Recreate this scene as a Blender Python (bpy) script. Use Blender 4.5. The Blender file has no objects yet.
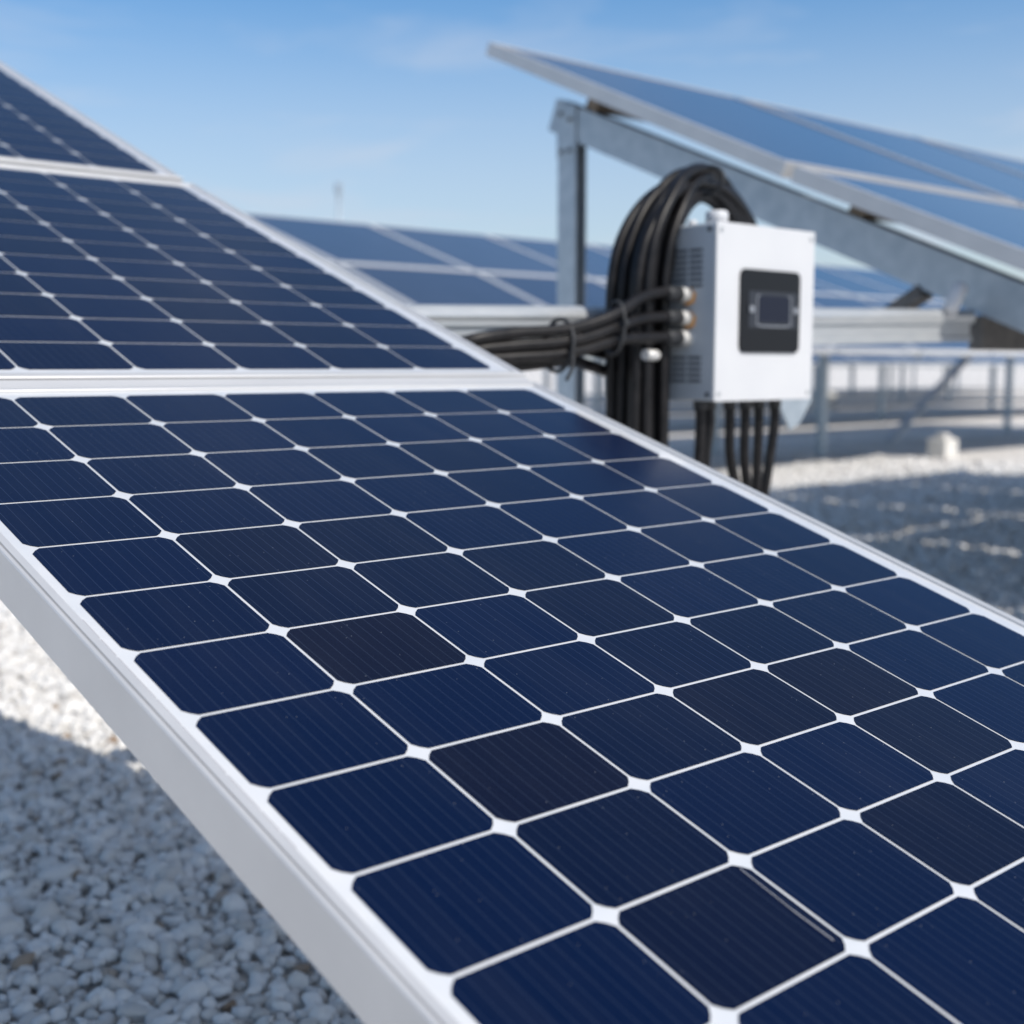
import bpy, math, random
import numpy as np
from mathutils import Vector, Matrix

R = math.radians
random.seed(7)
rng = np.random.default_rng(7)
sc = bpy.context.scene
col = sc.collection

# ------------------------------------------------------------------ camera
HC = 1.1                                   # eye height above the gravel
cd = bpy.data.cameras.new('camera')
cam = bpy.data.objects.new('camera', cd)
col.objects.link(cam)
cam.location = (0, 0, HC)
cam.rotation_euler = (R(90 - 6.4725), 0, R(-41.9227))
cd.sensor_width = 36
cd.lens = 1283.93 / 1024 * 36
cd.clip_start = 0.02
cd.clip_end = 3000
cd.dof.use_dof = True
cd.dof.focus_distance = 1.36
cd.dof.aperture_fstop = 3.8
sc.camera = cam

# ------------------------------------------------------------------ sky and sun
KX, KY = 0.145, 0.95                        # shadow shift per metre of height: to -x, to +y
SUN_EL = math.atan(1 / math.hypot(KX, KY))
SUN_AZ = math.atan2(KX, -KY)               # clockwise from +y
w = bpy.data.worlds.new('World')
sc.world = w
w.use_nodes = True
nt = w.node_tree
nt.nodes.clear()
out = nt.nodes.new('ShaderNodeOutputWorld')
bg = nt.nodes.new('ShaderNodeBackground')
sky = nt.nodes.new('ShaderNodeTexSky')
sky.sky_type = 'NISHITA'
sky.sun_disc = False
sky.sun_elevation = SUN_EL
sky.sun_rotation = SUN_AZ
sky.altitude = 0
sky.air_density = 1.0
sky.dust_density = 1.3
sky.ozone_density = 2.0
bg.inputs['Strength'].default_value = 0.125
# thin high cloud
tc = nt.nodes.new('ShaderNodeTexCoord')
mp = nt.nodes.new('ShaderNodeMapping')
mp.inputs['Scale'].default_value = (1.2, 1.2, 6.0)
mp.inputs['Location'].default_value = (0.35, 0.2, 0.1)
nz = nt.nodes.new('ShaderNodeTexNoise')
nz.inputs['Scale'].default_value = 3.6
nz.inputs['Detail'].default_value = 5
nz.inputs['Roughness'].default_value = 0.55
nz.inputs['Distortion'].default_value = 0.3
cr = nt.nodes.new('ShaderNodeMapRange')
cr.inputs['From Min'].default_value = 0.52
cr.inputs['From Max'].default_value = 0.74
cr.inputs['To Min'].default_value = 0.0
cr.inputs['To Max'].default_value = 0.34
mx = nt.nodes.new('ShaderNodeMix')
mx.data_type = 'RGBA'
mx.inputs['B'].default_value = (4.6, 5.05, 5.9, 1)
L = nt.links.new
L(tc.outputs['Generated'], mp.inputs['Vector'])
L(mp.outputs['Vector'], nz.inputs['Vector'])
# grey veil overhead, out of view, added to make the ambient light less blue
sz = nt.nodes.new('ShaderNodeSeparateXYZ')
L(tc.outputs['Generated'], sz.inputs[0])
vz = nt.nodes.new('ShaderNodeMapRange')
vz.inputs['From Min'].default_value = 0.28
vz.inputs['From Max'].default_value = 0.60
vz.inputs['To Min'].default_value = 0.0
vz.inputs['To Max'].default_value = 0.50
L(sz.outputs['Z'], vz.inputs['Value'])
av = nt.nodes.new('ShaderNodeMath')
av.operation = 'ADD'
hz = nt.nodes.new('ShaderNodeMapRange')         # and the air is milky towards the horizon
hz.interpolation_type = 'SMOOTHSTEP'
hz.inputs['From Min'].default_value = 0.31
hz.inputs['From Max'].default_value = 0.12
hz.inputs['To Min'].default_value = 0.0
hz.inputs['To Max'].default_value = 0.48
L(sz.outputs['Z'], hz.inputs['Value'])
a2 = nt.nodes.new('ShaderNodeMath')
a2.operation = 'ADD'
a2.inputs[0].default_value = 0.0
L(hz.outputs['Result'], a2.inputs[1])
L(a2.outputs[0], av.inputs[0])
L(nz.outputs['Fac'], cr.inputs['Value'])
L(cr.outputs['Result'], av.inputs[1])
L(av.outputs[0], mx.inputs['Factor'])
hs = nt.nodes.new('ShaderNodeHueSaturation')
hs.inputs['Saturation'].default_value = 1.36
hs.inputs['Value'].default_value = 1.15
L(sky.outputs['Color'], hs.inputs['Color'])
vm = nt.nodes.new('ShaderNodeMix')
vm.data_type = 'RGBA'
vm.inputs['B'].default_value = (1.75, 2.2, 2.85, 1)
L(vz.outputs['Result'], vm.inputs['Factor'])
L(hs.outputs['Color'], vm.inputs['A'])
L(vm.outputs['Result'], mx.inputs['A'])
L(mx.outputs['Result'], bg.inputs['Color'])
L(bg.outputs['Background'], out.inputs['Surface'])

sd = bpy.data.lights.new('sun', 'SUN')
sun = bpy.data.objects.new('sun', sd)
col.objects.link(sun)
sd.energy = 3.95
sd.angle = R(0.53)
sd.color = (1.0, 0.94, 0.86)
sun.rotation_euler = Vector((KX, -KY, 1.0)).to_track_quat('Z', 'Y').to_euler()
sun.location = (2, -12, 14)

sc.view_settings.view_transform = 'Standard'
sc.view_settings.look = 'None'
sc.view_settings.exposure = 0.10
sc.view_settings.gamma = 1
sc.render.engine = 'CYCLES'
sc.cycles.use_denoising = True
sc.cycles.max_bounces = 8
sc.cycles.diffuse_bounces = 4
sc.cycles.caustics_reflective = False
sc.cycles.caustics_refractive = False
sc.cycles.sample_clamp_indirect = 6


# ------------------------------------------------------------------ materials
def mat(name, color, rough=0.5, metal=0.0, coat=0.0, spec=0.5):
    m = bpy.data.materials.new(name)
    m.use_nodes = True
    b = m.node_tree.nodes['Principled BSDF']
    b.inputs['Base Color'].default_value = (*color, 1)
    b.inputs['Roughness'].default_value = rough
    b.inputs['Metallic'].default_value = metal
    b.inputs['Coat Weight'].default_value = coat
    b.inputs['Coat Roughness'].default_value = 0.03
    b.inputs['Specular IOR Level'].default_value = spec
    return m


def node(m, t, **kw):
    n = m.node_tree.nodes.new(t)
    for k, v in kw.items():
        if hasattr(n, k):
            setattr(n, k, v)
        else:
            n.inputs[k].default_value = v
    return n


def mottle(m, c1, c2, scale, detail=4, rough=None, bump=0.0, stretch=None):
    """base colour between two real colours of the surface, broken by noise"""
    t = m.node_tree
    b = t.nodes['Principled BSDF']
    tcn = node(m, 'ShaderNodeTexCoord')
    n = node(m, 'ShaderNodeTexNoise', Scale=scale, Detail=detail)
    if stretch:
        mpn = node(m, 'ShaderNodeMapping', Scale=stretch)
        t.links.new(tcn.outputs['Object'], mpn.inputs['Vector'])
        t.links.new(mpn.outputs['Vector'], n.inputs['Vector'])
    else:
        t.links.new(tcn.outputs['Object'], n.inputs['Vector'])
    mr = node(m, 'ShaderNodeMapRange')
    mr.inputs['From Min'].default_value = 0.35
    mr.inputs['From Max'].default_value = 0.65
    mxn = node(m, 'ShaderNodeMix', data_type='RGBA')
    mxn.inputs['A'].default_value = (*c1, 1)
    mxn.inputs['B'].default_value = (*c2, 1)
    t.links.new(n.outputs['Fac'], mr.inputs['Value'])
    t.links.new(mr.outputs['Result'], mxn.inputs['Factor'])
    t.links.new(mxn.outputs['Result'], b.inputs['Base Color'])
    if rough:
        mr2 = node(m, 'ShaderNodeMapRange')
        mr2.inputs['To Min'].default_value = rough[0]
        mr2.inputs['To Max'].default_value = rough[1]
        t.links.new(n.outputs['Fac'], mr2.inputs['Value'])
        t.links.new(mr2.outputs['Result'], b.inputs['Roughness'])
    if bump:
        bn = node(m, 'ShaderNodeBump', Strength=bump, Distance=0.002)
        t.links.new(n.outputs['Fac'], bn.inputs['Height'])
        t.links.new(bn.outputs['Normal'], b.inputs['Normal'])
    return m


M = {}
M['alu'] = mottle(mat('anodised aluminium', (.8, .8, .8), .42, .35), (.57, .572, .575), (.62, .62, .62), 3,
                  rough=(.38, .46), stretch=(1, 3, 3))
M['back'] = mottle(mat('white backsheet under glass', (.8, .81, .82), .35, coat=1.0), (.60, .62, .64), (.65, .66, .67), 22)
M['galv'] = mottle(mat('galvanised steel', (.5, .52, .54), .45, .55), (.35, .415, .475), (.44, .505, .56), 17, 6,
                   rough=(.40, .52))
M['rail'] = mottle(mat('pale mill aluminium', (.7, .71, .72), .4, .4), (.43, .455, .475), (.49, .51, .52), 12,
                   rough=(.34, .5), stretch=(1, 10, 10))
M['dark'] = mottle(mat('dark weathered steel and painted shade', (.10, .10, .10), .6, .3), (.08, .08, .08), (.14, .135, .13), 20)  # dark steel parts; on the crossbar it paints in shade
M['wood'] = mottle(mat('brown packer', (.20, .16, .12), .7), (.16, .13, .10), (.25, .2, .15), 30)
M['white'] = mottle(mat('white powder coat and painted sun', (.8, .8, .8), .38), (.56, .57, .59), (.585, .595, .61), 6, rough=(.33, .45))
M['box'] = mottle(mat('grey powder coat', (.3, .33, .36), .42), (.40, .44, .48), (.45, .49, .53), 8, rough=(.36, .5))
M['slot'] = mat('matte black', (.02, .022, .025), .6)  # plain black of screws, glands, boots, strap and ties
M['louvre'] = mat('louvre slot', (.11, .12, .135), .6)
M['bezel'] = mat('black gloss plastic', (.006, .007, .010), .3, spec=.25)
M['bezel2'] = mat('charcoal plastic', (.026, .030, .040), .35, spec=.3)
M['screen'] = mat('display glass', (.010, .013, .026), .35, spec=.2)
M['mark'] = mat('grey print', (.22, .24, .27), .5)
M['rubber'] = mottle(mat('black cable sheath', (.02, .02, .022), .42), (.005, .005, .006), (.013, .012, .013), 40, rough=(.34, .5))
M['rubber'].node_tree.nodes['Principled BSDF'].inputs['Specular IOR Level'].default_value = .27
M['nylon'] = mat('off white nylon', (.60, .595, .575), .35, .15)
M['orange'] = mat('orange seal', (.75, .32, .03), .45)
M['conc'] = mottle(mat('white concrete', (.7, .69, .66), .85), (.6, .59, .56), (.76, .75, .72), 14, bump=.3)
M['print'] = mat('faded grey print', (.36, .36, .38), .6)
M['far_alu'] = mat('frame of distant panel', (.74, .75, .76), .45, .3)


def cell_material():
    """monocrystalline cells behind glass; UV = cell index + position inside the cell"""
    m = mat('monocrystalline cell', (.01, .02, .06), .38, coat=1.0, spec=0.0)
    t = m.node_tree
    b = t.nodes['Principled BSDF']
    b.inputs['Coat Roughness'].default_value = 0.16
    b.inputs['Coat IOR'].default_value = 1.21
    uv = node(m, 'ShaderNodeUVMap')
    sep = node(m, 'ShaderNodeSeparateXYZ')
    t.links.new(uv.outputs['UV'], sep.inputs[0])
    wn = node(m, 'ShaderNodeAttribute')
    wn.attribute_name = 'tone'                # each wafer has its own tint
    ramp = node(m, 'ShaderNodeValToRGB')
    e = ramp.color_ramp.elements
    e[0].position, e[0].color = 0.0, (.0006, .0056, .0285, 1)
    e[1].position, e[1].color = 1.0, (.0046, .0037, .0115, 1)
    for p, c in ((.30, (.0006, .0060, .0315, 1)), (.55, (.0011, .0052, .0240, 1)), (.74, (.0020, .0047, .0195, 1)),
                 (.88, (.0032, .0042, .0155, 1))):
        q = ramp.color_ramp.elements.new(p)
        q.color = c
    t.links.new(wn.outputs['Fac'], ramp.inputs['Fac'])

    def lines(sock, n, wdt):
        mu = node(m, 'ShaderNodeMath', operation='MULTIPLY')
        mu.inputs[1].default_value = n
        t.links.new(sock, mu.inputs[0])
        fr = node(m, 'ShaderNodeMath', operation='FRACT')
        t.links.new(mu.outputs[0], fr.inputs[0])
        su = node(m, 'ShaderNodeMath', operation='SUBTRACT')
        su.inputs[1].default_value = .5
        t.links.new(fr.outputs[0], su.inputs[0])
        ab = node(m, 'ShaderNodeMath', operation='ABSOLUTE')
        t.links.new(su.outputs[0], ab.inputs[0])
        mr = node(m, 'ShaderNodeMapRange')
        mr.inputs['From Min'].default_value = wdt
        mr.inputs['From Max'].default_value = wdt * .45
        t.links.new(ab.outputs[0], mr.inputs['Value'])
        return mr.outputs['Result']

    bus = lines(sep.outputs['X'], 12, .045)
    fing = lines(sep.outputs['Y'], 56, .30)
    # dusty speckle on the glass and faint mottling in the crystal
    ob = node(m, 'ShaderNodeTexCoord')
    n1 = node(m, 'ShaderNodeTexNoise', Scale=420, Detail=3)
    t.links.new(ob.outputs['Object'], n1.inputs['Vector'])
    mr1 = node(m, 'ShaderNodeMapRange')
    mr1.inputs['From Min'].default_value = .35
    mr1.inputs['From Max'].default_value = .75
    mr1.inputs['To Max'].default_value = .9
    t.links.new(n1.outputs['Fac'], mr1.inputs['Value'])
    v1 = node(m, 'ShaderNodeTexVoronoi', Scale=120)
    t.links.new(ob.outputs['Object'], v1.inputs['Vector'])
    mr3 = node(m, 'ShaderNodeMapRange')
    mr3.inputs['From Min'].default_value = .085
    mr3.inputs['From Max'].default_value = .05
    t.links.new(v1.outputs['Distance'], mr3.inputs['Value'])
    vr = node(m, 'ShaderNodeMath', operation='GREATER_THAN')
    sx = node(m, 'ShaderNodeSeparateColor')
    t.links.new(v1.outputs['Color'], sx.inputs[0])
    vr.inputs[1].default_value = .80
    t.links.new(sx.outputs[0], vr.inputs[0])
    speck = node(m, 'ShaderNodeMath', operation='MULTIPLY')
    t.links.new(mr3.outputs['Result'], speck.inputs[0])
    t.links.new(vr.outputs[0], speck.inputs[1])

    def mixc(a, colr, fac_sock, amount):
        mu = node(m, 'ShaderNodeMath', operation='MULTIPLY')
        mu.inputs[1].default_value = amount
        t.links.new(fac_sock, mu.inputs[0])
        x = node(m, 'ShaderNodeMix', data_type='RGBA')
        t.links.new(a, x.inputs['A'])
        x.inputs['B'].default_value = (*colr, 1)
        t.links.new(mu.outputs[0], x.inputs['Factor'])
        return x.outputs['Result']

    c = mixc(ramp.outputs['Color'], (.02, .034, .075), mr1.outputs['Result'], .09)
    c = mixc(c, (.02, .034, .075), fing, .06)
    c = mixc(c, (.16, .22, .34), bus, .085)
    c = mixc(c, (.35, .38, .42), speck.outputs[0], .35)
    # a film of dust, run into faint streaks down the slope by rain
    mpd = node(m, 'ShaderNodeMapping', Scale=(34, 3.2, 1))
    t.links.new(ob.outputs['Object'], mpd.inputs['Vector'])
    nd = node(m, 'ShaderNodeTexNoise', Scale=1, Detail=5)
    t.links.new(mpd.outputs['Vector'], nd.inputs['Vector'])
    nd2 = node(m, 'ShaderNodeTexNoise', Scale=3.1, Detail=6)
    t.links.new(ob.outputs['Object'], nd2.inputs['Vector'])
    md = node(m, 'ShaderNodeMath', operation='MULTIPLY')
    t.links.new(nd.outputs['Fac'], md.inputs[0])
    t.links.new(nd2.outputs['Fac'], md.inputs[1])
    mrd = node(m, 'ShaderNodeMapRange')
    mrd.inputs['From Min'].default_value = .20
    mrd.inputs['From Max'].default_value = .42
    t.links.new(md.outputs[0], mrd.inputs['Value'])
    c = mixc(c, (.16, .17, .19), mrd.outputs['Result'], .022)
    t.links.new(c, b.inputs['Base Color'])
    # slightly uneven glass
    n2 = node(m, 'ShaderNodeTexNoise', Scale=5, Detail=2)
    t.links.new(ob.outputs['Object'], n2.inputs['Vector'])
    bn = node(m, 'ShaderNodeBump', Strength=.05, Distance=.004)
    t.links.new(n2.outputs['Fac'], bn.inputs['Height'])
    t.links.new(bn.outputs['Normal'], b.inputs['Coat Normal'])
    return m


M['cell'] = cell_material()
M['lam'] = mottle(mat('dark blue laminate under glass', (.01, .02, .05), .4, coat=1.0), (.016, .022, .046), (.022, .029, .058), 3)
M['lam'].node_tree.nodes['Principled BSDF'].inputs['Coat Roughness'].default_value = .15


def gravel_sheet_material():
    m = mat('white gravel ground', (.6, .58, .54), .9)
    t = m.node_tree
    b = t.nodes['Principled BSDF']
    tcn = node(m, 'ShaderNodeTexCoord')
    v = node(m, 'ShaderNodeTexVoronoi', Scale=30, Randomness=1.0)
    n = node(m, 'ShaderNodeTexNoise', Scale=.55, Detail=5)
    n4 = node(m, 'ShaderNodeTexNoise', Scale=9, Detail=4)
    for q in (v, n, n4):
        t.links.new(tcn.outputs['Object'], q.inputs['Vector'])
    sx = node(m, 'ShaderNodeSeparateColor')
    t.links.new(v.outputs['Color'], sx.inputs[0])
    ramp = node(m, 'ShaderNodeValToRGB')
    e = ramp.color_ramp.elements
    e[0].position, e[0].color = 0, (.50, .46, .41, 1)
    e[1].position, e[1].color = 1, (.90, .88, .85, 1)
    q = e.new(.15)
    q.color = (.74, .71, .67, 1)
    t.links.new(sx.outputs[0], ramp.inputs['Fac'])
    # darker brown between stones
    mr = node(m, 'ShaderNodeMapRange')
    mr.inputs['From Min'].default_value = .55
    mr.inputs['From Max'].default_value = .95
    t.links.new(v.outputs['Distance'], mr.inputs['Value'])
    x = node(m, 'ShaderNodeMix', data_type='RGBA')
    x.inputs['B'].default_value = (.16, .14, .12, 1)
    t.links.new(ramp.outputs['Color'], x.inputs['A'])
    t.links.new(mr.outputs['Result'], x.inputs['Factor'])
    # broad patches of browner, dirtier stone
    mr2 = node(m, 'ShaderNodeMapRange')
    mr2.inputs['From Min'].default_value = .48
    mr2.inputs['From Max'].default_value = .75
    mr2.inputs['To Max'].default_value = .25
    t.links.new(n.outputs['Fac'], mr2.inputs['Value'])
    x2 = node(m, 'ShaderNodeMix', data_type='RGBA')
    x2.inputs['B'].default_value = (.42, .37, .31, 1)
    t.links.new(x.outputs['Result'], x2.inputs['A'])
    t.links.new(mr2.outputs['Result'], x2.inputs['Factor'])
    t.links.new(x2.outputs['Result'], b.inputs['Base Color'])
    bn = node(m, 'ShaderNodeBump', Strength=.55, Distance=.02, invert=True)
    t.links.new(v.outputs['Distance'], bn.inputs['Height'])
    t.links.new(bn.outputs['Normal'], b.inputs['Normal'])
    return m


def pebble_material():
    m = mat('white pebble', (.7, .69, .66), .85)
    t = m.node_tree
    b = t.nodes['Principled BSDF']
    g = node(m, 'ShaderNodeNewGeometry')
    ramp = node(m, 'ShaderNodeValToRGB')
    e = ramp.color_ramp.elements
    e[0].position, e[0].color = 0, (.24, .17, .12, 1)
    e[1].position, e[1].color = 1, (.80, .79, .77, 1)
    for p, c in ((.010, (.34, .27, .21, 1)), (.016, (.54, .52, .49, 1)), (.25, (.64, .63, .61, 1)), (.7, (.74, .735, .72, 1))):
        q = e.new(p)
        q.color = c
    t.links.new(g.outputs['Random Per Island'], ramp.inputs['Fac'])
    tcn = node(m, 'ShaderNodeTexCoord')
    n = node(m, 'ShaderNodeTexNoise', Scale=110, Detail=4)
    t.links.new(tcn.outputs['Object'], n.inputs['Vector'])
    mr = node(m, 'ShaderNodeMapRange')
    mr.inputs['From Min'].default_value = .5
    mr.inputs['From Max'].default_value = .8
    mr.inputs['To Max'].default_value = .22
    t.links.new(n.outputs['Fac'], mr.inputs['Value'])
    x = node(m, 'ShaderNodeMix', data_type='RGBA')
    x.inputs['B'].default_value = (.40, .36, .31, 1)
    t.links.new(ramp.outputs['Color'], x.inputs['A'])
    t.links.new(mr.outputs['Result'], x.inputs['Factor'])
    t.links.new(x.outputs['Result'], b.inputs['Base Color'])
    bn = node(m, 'ShaderNodeBump', Strength=.3, Distance=.003)
    t.links.new(n.outputs['Fac'], bn.inputs['Height'])
    t.links.new(bn.outputs['Normal'], b.inputs['Normal'])
    return m


M['gravel'] = gravel_sheet_material()
M['pebble'] = pebble_material()


# ------------------------------------------------------------------ mesh helpers
class MB:
    def __init__(s):
        s.v, s.f, s.mi, s.uv, s.sm = [], [], [], {}, []

    def quad(s, pts, mi=0, smooth=False):
        k = len(s.v)
        s.v += [tuple(p) for p in pts]
        s.f.append(tuple(range(k, k + len(pts))))
        s.mi.append(mi)
        s.sm.append(smooth)

    def box(s, c, d, rot=None, mi=0, bevel=0.0):
        c = Vector(c)
        h = [x / 2 for x in d]
        b = min(bevel, *[x * .45 for x in h]) if bevel else 0
        rot = rot or Matrix.Identity(3)
        k = len(s.v)
        if not b:
            P = [(x, y, z) for x in (-1, 1) for y in (-1, 1) for z in (-1, 1)]
            s.v += [tuple(c + rot @ Vector((p[0] * h[0], p[1] * h[1], p[2] * h[2]))) for p in P]
            for f in ((0, 1, 3, 2), (4, 6, 7, 5), (0, 4, 5, 1), (2, 3, 7, 6), (0, 2, 6, 4), (1, 5, 7, 3)):
                s.f.append(tuple(k + i for i in f))
                s.mi.append(mi)
                s.sm.append(False)
            return
        idx = {}
        for sx in (-1, 1):
            for sy in (-1, 1):
                for sz in (-1, 1):
                    for ax in range(3):
                        p = [sx * h[0], sy * h[1], sz * h[2]]
                        for a in range(3):
                            if a != ax:
                                p[a] -= (sx, sy, sz)[a] * b
                        idx[(sx, sy, sz, ax)] = len(s.v)
                        s.v.append(tuple(c + rot @ Vector(p)))

        def add(ids):
            a, bb, cc = [Vector(s.v[i]) for i in ids[:3]]
            n = (bb - a).cross(cc - a)
            mid = sum((Vector(s.v[i]) for i in ids), Vector()) / len(ids)
            if n.dot(mid - c) < 0:
                ids = ids[::-1]
            s.f.append(tuple(ids))
            s.mi.append(mi)
            s.sm.append(False)
        for ax in range(3):
            o = [a for a in range(3) if a != ax]
            for sg in (-1, 1):
                q = []
                for u, v_ in ((-1, -1), (1, -1), (1, 1), (-1, 1)):
                    t = [0, 0, 0]
                    t[ax] = sg
                    t[o[0]] = u
                    t[o[1]] = v_
                    q.append(idx[(*t, ax)])
                add(q)
        for ax in range(3):
            o = [a for a in range(3) if a != ax]
            for u in (-1, 1):
                for v_ in (-1, 1):
                    q = []
                    for sg, oo in ((-1, 0), (-1, 1), (1, 1), (1, 0)):
                        t = [0, 0, 0]
                        t[ax] = sg
                        t[o[0]] = u
                        t[o[1]] = v_
                        q.append(idx[(*t, o[oo])])
                    add(q)
        for sx in (-1, 1):
            for sy in (-1, 1):
                for sz in (-1, 1):
                    add([idx[(sx, sy, sz, a)] for a in range(3)])

    def bar(s, a, b, wdt, hgt, up=(0, 0, 1), mi=0, bevel=0.0):
        a, b = Vector(a), Vector(b)
        x = (b - a).normalized()
        y = Vector(up).cross(x).normalized()
        z = x.cross(y)
        s.box((a + b) / 2, ((b - a).length, wdt, hgt), Matrix((x, y, z)).transposed(), mi, bevel)

    def sweep(s, a, b, prof, side, up, mi=0):
        """extrude a closed profile [(side, up)] from a to b with end caps"""
        a, b, side, up = Vector(a), Vector(b), Vector(side), Vector(up)
        k = len(s.v)
        n = len(prof)
        for p in (a, b):
            s.v += [tuple(p + side * q[0] + up * q[1]) for q in prof]
        for i in range(n):
            j = (i + 1) % n
            s.f.append((k + i, k + j, k + n + j, k + n + i))
        s.f.append(tuple(range(k + n - 1, k - 1, -1)))
        s.f.append(tuple(range(k + n, k + 2 * n)))
        s.mi += [mi] * (n + 2)
        s.sm += [False] * (n + 2)

    def tube(s, pts, r, seg=12, mi=0, closed=False, cap=True):
        pts = [Vector(p) for p in pts]
        n = len(pts)
        k = len(s.v)
        rr = r if isinstance(r, (list, tuple)) else [r] * n
        nrm = None
        for i, p in enumerate(pts):
            if closed:
                t = (pts[(i + 1) % n] - pts[i - 1]).normalized()
            else:
                t = (pts[min(i + 1, n - 1)] - pts[max(i - 1, 0)]).normalized()
            if nrm is None:
                nrm = t.orthogonal().normalized()
            nrm = (nrm - t * nrm.dot(t)).normalized()
            bn = t.cross(nrm)
            for j in range(seg):
                a = 2 * math.pi * j / seg
                s.v.append(tuple(p + (nrm * math.cos(a) + bn * math.sin(a)) * rr[i]))
        for i in range(n if closed else n - 1):
            i2 = (i + 1) % n
            for j in range(seg):
                j2 = (j + 1) % seg
                s.f.append((k + i * seg + j, k + i * seg + j2, k + i2 * seg + j2, k + i2 * seg + j))
                s.mi.append(mi)
                s.sm.append(True)
        if cap and not closed:
            s.f.append(tuple(k + j for j in range(seg - 1, -1, -1)))
            s.f.append(tuple(k + (n - 1) * seg + j for j in range(seg)))
            s.mi += [mi, mi]
            s.sm += [False, False]

    def prism(s, outline, a, b, mi=0):
        """outline given by a function q -> two loops: list of points at level a and at level b"""
        k = len(s.v)
        n = len(outline)
        s.v += [tuple(a(q)) for q in outline] + [tuple(b(q)) for q in outline]
        for i in range(n):
            j = (i + 1) % n
            s.f.append((k + i, k + j, k + n + j, k + n + i))
        s.f.append(tuple(range(k + n - 1, k - 1, -1)))
        s.f.append(tuple(range(k + n, k + 2 * n)))
        s.mi += [mi] * (n + 2)
        s.sm += [False] * (n + 2)

    def build(s, name, mats, parent=None, fix=True):
        me = bpy.data.meshes.new(name)
        me.from_pydata(s.v, [], s.f)
        mats = mats if isinstance(mats, (list, tuple)) else [mats]
        for m in mats:
            me.materials.append(m)
        me.polygons.foreach_set('material_index', s.mi)
        me.polygons.foreach_set('use_smooth', s.sm)
        if fix:
            import bmesh
            bm = bmesh.new()
            bm.from_mesh(me)
            bmesh.ops.recalc_face_normals(bm, faces=bm.faces)
            bm.to_mesh(me)
            bm.free()
        me.update()
        o = bpy.data.objects.new(name, me)
        col.objects.link(o)
        if parent is not None:
            o.parent = parent
        return o


def tag(o, label=None, cat=None, group=None, kind=None):
    if label:
        o['label'] = label
    if cat:
        o['category'] = cat
    if group:
        o['group'] = group
    if kind:
        o['kind'] = kind
    return o


def empty(name, loc, rot=(0, 0, 0)):
    o = bpy.data.objects.new(name, None)
    o.empty_display_size = .1
    o.location = loc
    o.rotation_euler = rot
    col.objects.link(o)
    return o


def spline(pts, n=10, closed=False):
    """Catmull-Rom through the points"""
    P = [Vector(p) for p in pts]
    o = []
    m = len(P)
    for i in range(m if closed else m - 1):
        if closed:
            p0, p1, p2, p3 = P[i - 1], P[i], P[(i + 1) % m], P[(i + 2) % m]
        else:
            p0, p1, p2, p3 = P[max(i - 1, 0)], P[i], P[i + 1], P[min(i + 2, m - 1)]
        for k in range(n):
            t = k / n
            o.append(.5 * ((2 * p1) + (p2 - p0) * t + (2 * p0 - 5 * p1 + 4 * p2 - p3) * t * t + (3 * p1 - p0 - 3 * p2 + p3) * t ** 3))
    if not closed:
        o.append(P[-1])
    return o


def rrect(w_, h_, r, n=5):
    o = []
    for cx, cy, a0 in ((w_ / 2 - r, h_ / 2 - r, 0), (-w_ / 2 + r, h_ / 2 - r, 90), (-w_ / 2 + r, -h_ / 2 + r, 180), (w_ / 2 - r, -h_ / 2 + r, 270)):
        for k in range(n + 1):
            a = R(a0 + 90 * k / n)
            o.append((cx + r * math.cos(a), cy + r * math.sin(a)))
    return o


# ------------------------------------------------------------------ ground
GZ = 0.0
mb = MB()
mb.quad([(-500, -500, GZ), (1500, -500, GZ), (1500, 1500, GZ), (-500, 1500, GZ)])
ground = mb.build('gravel_ground', M['gravel'])
tag(ground, kind='structure')


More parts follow.
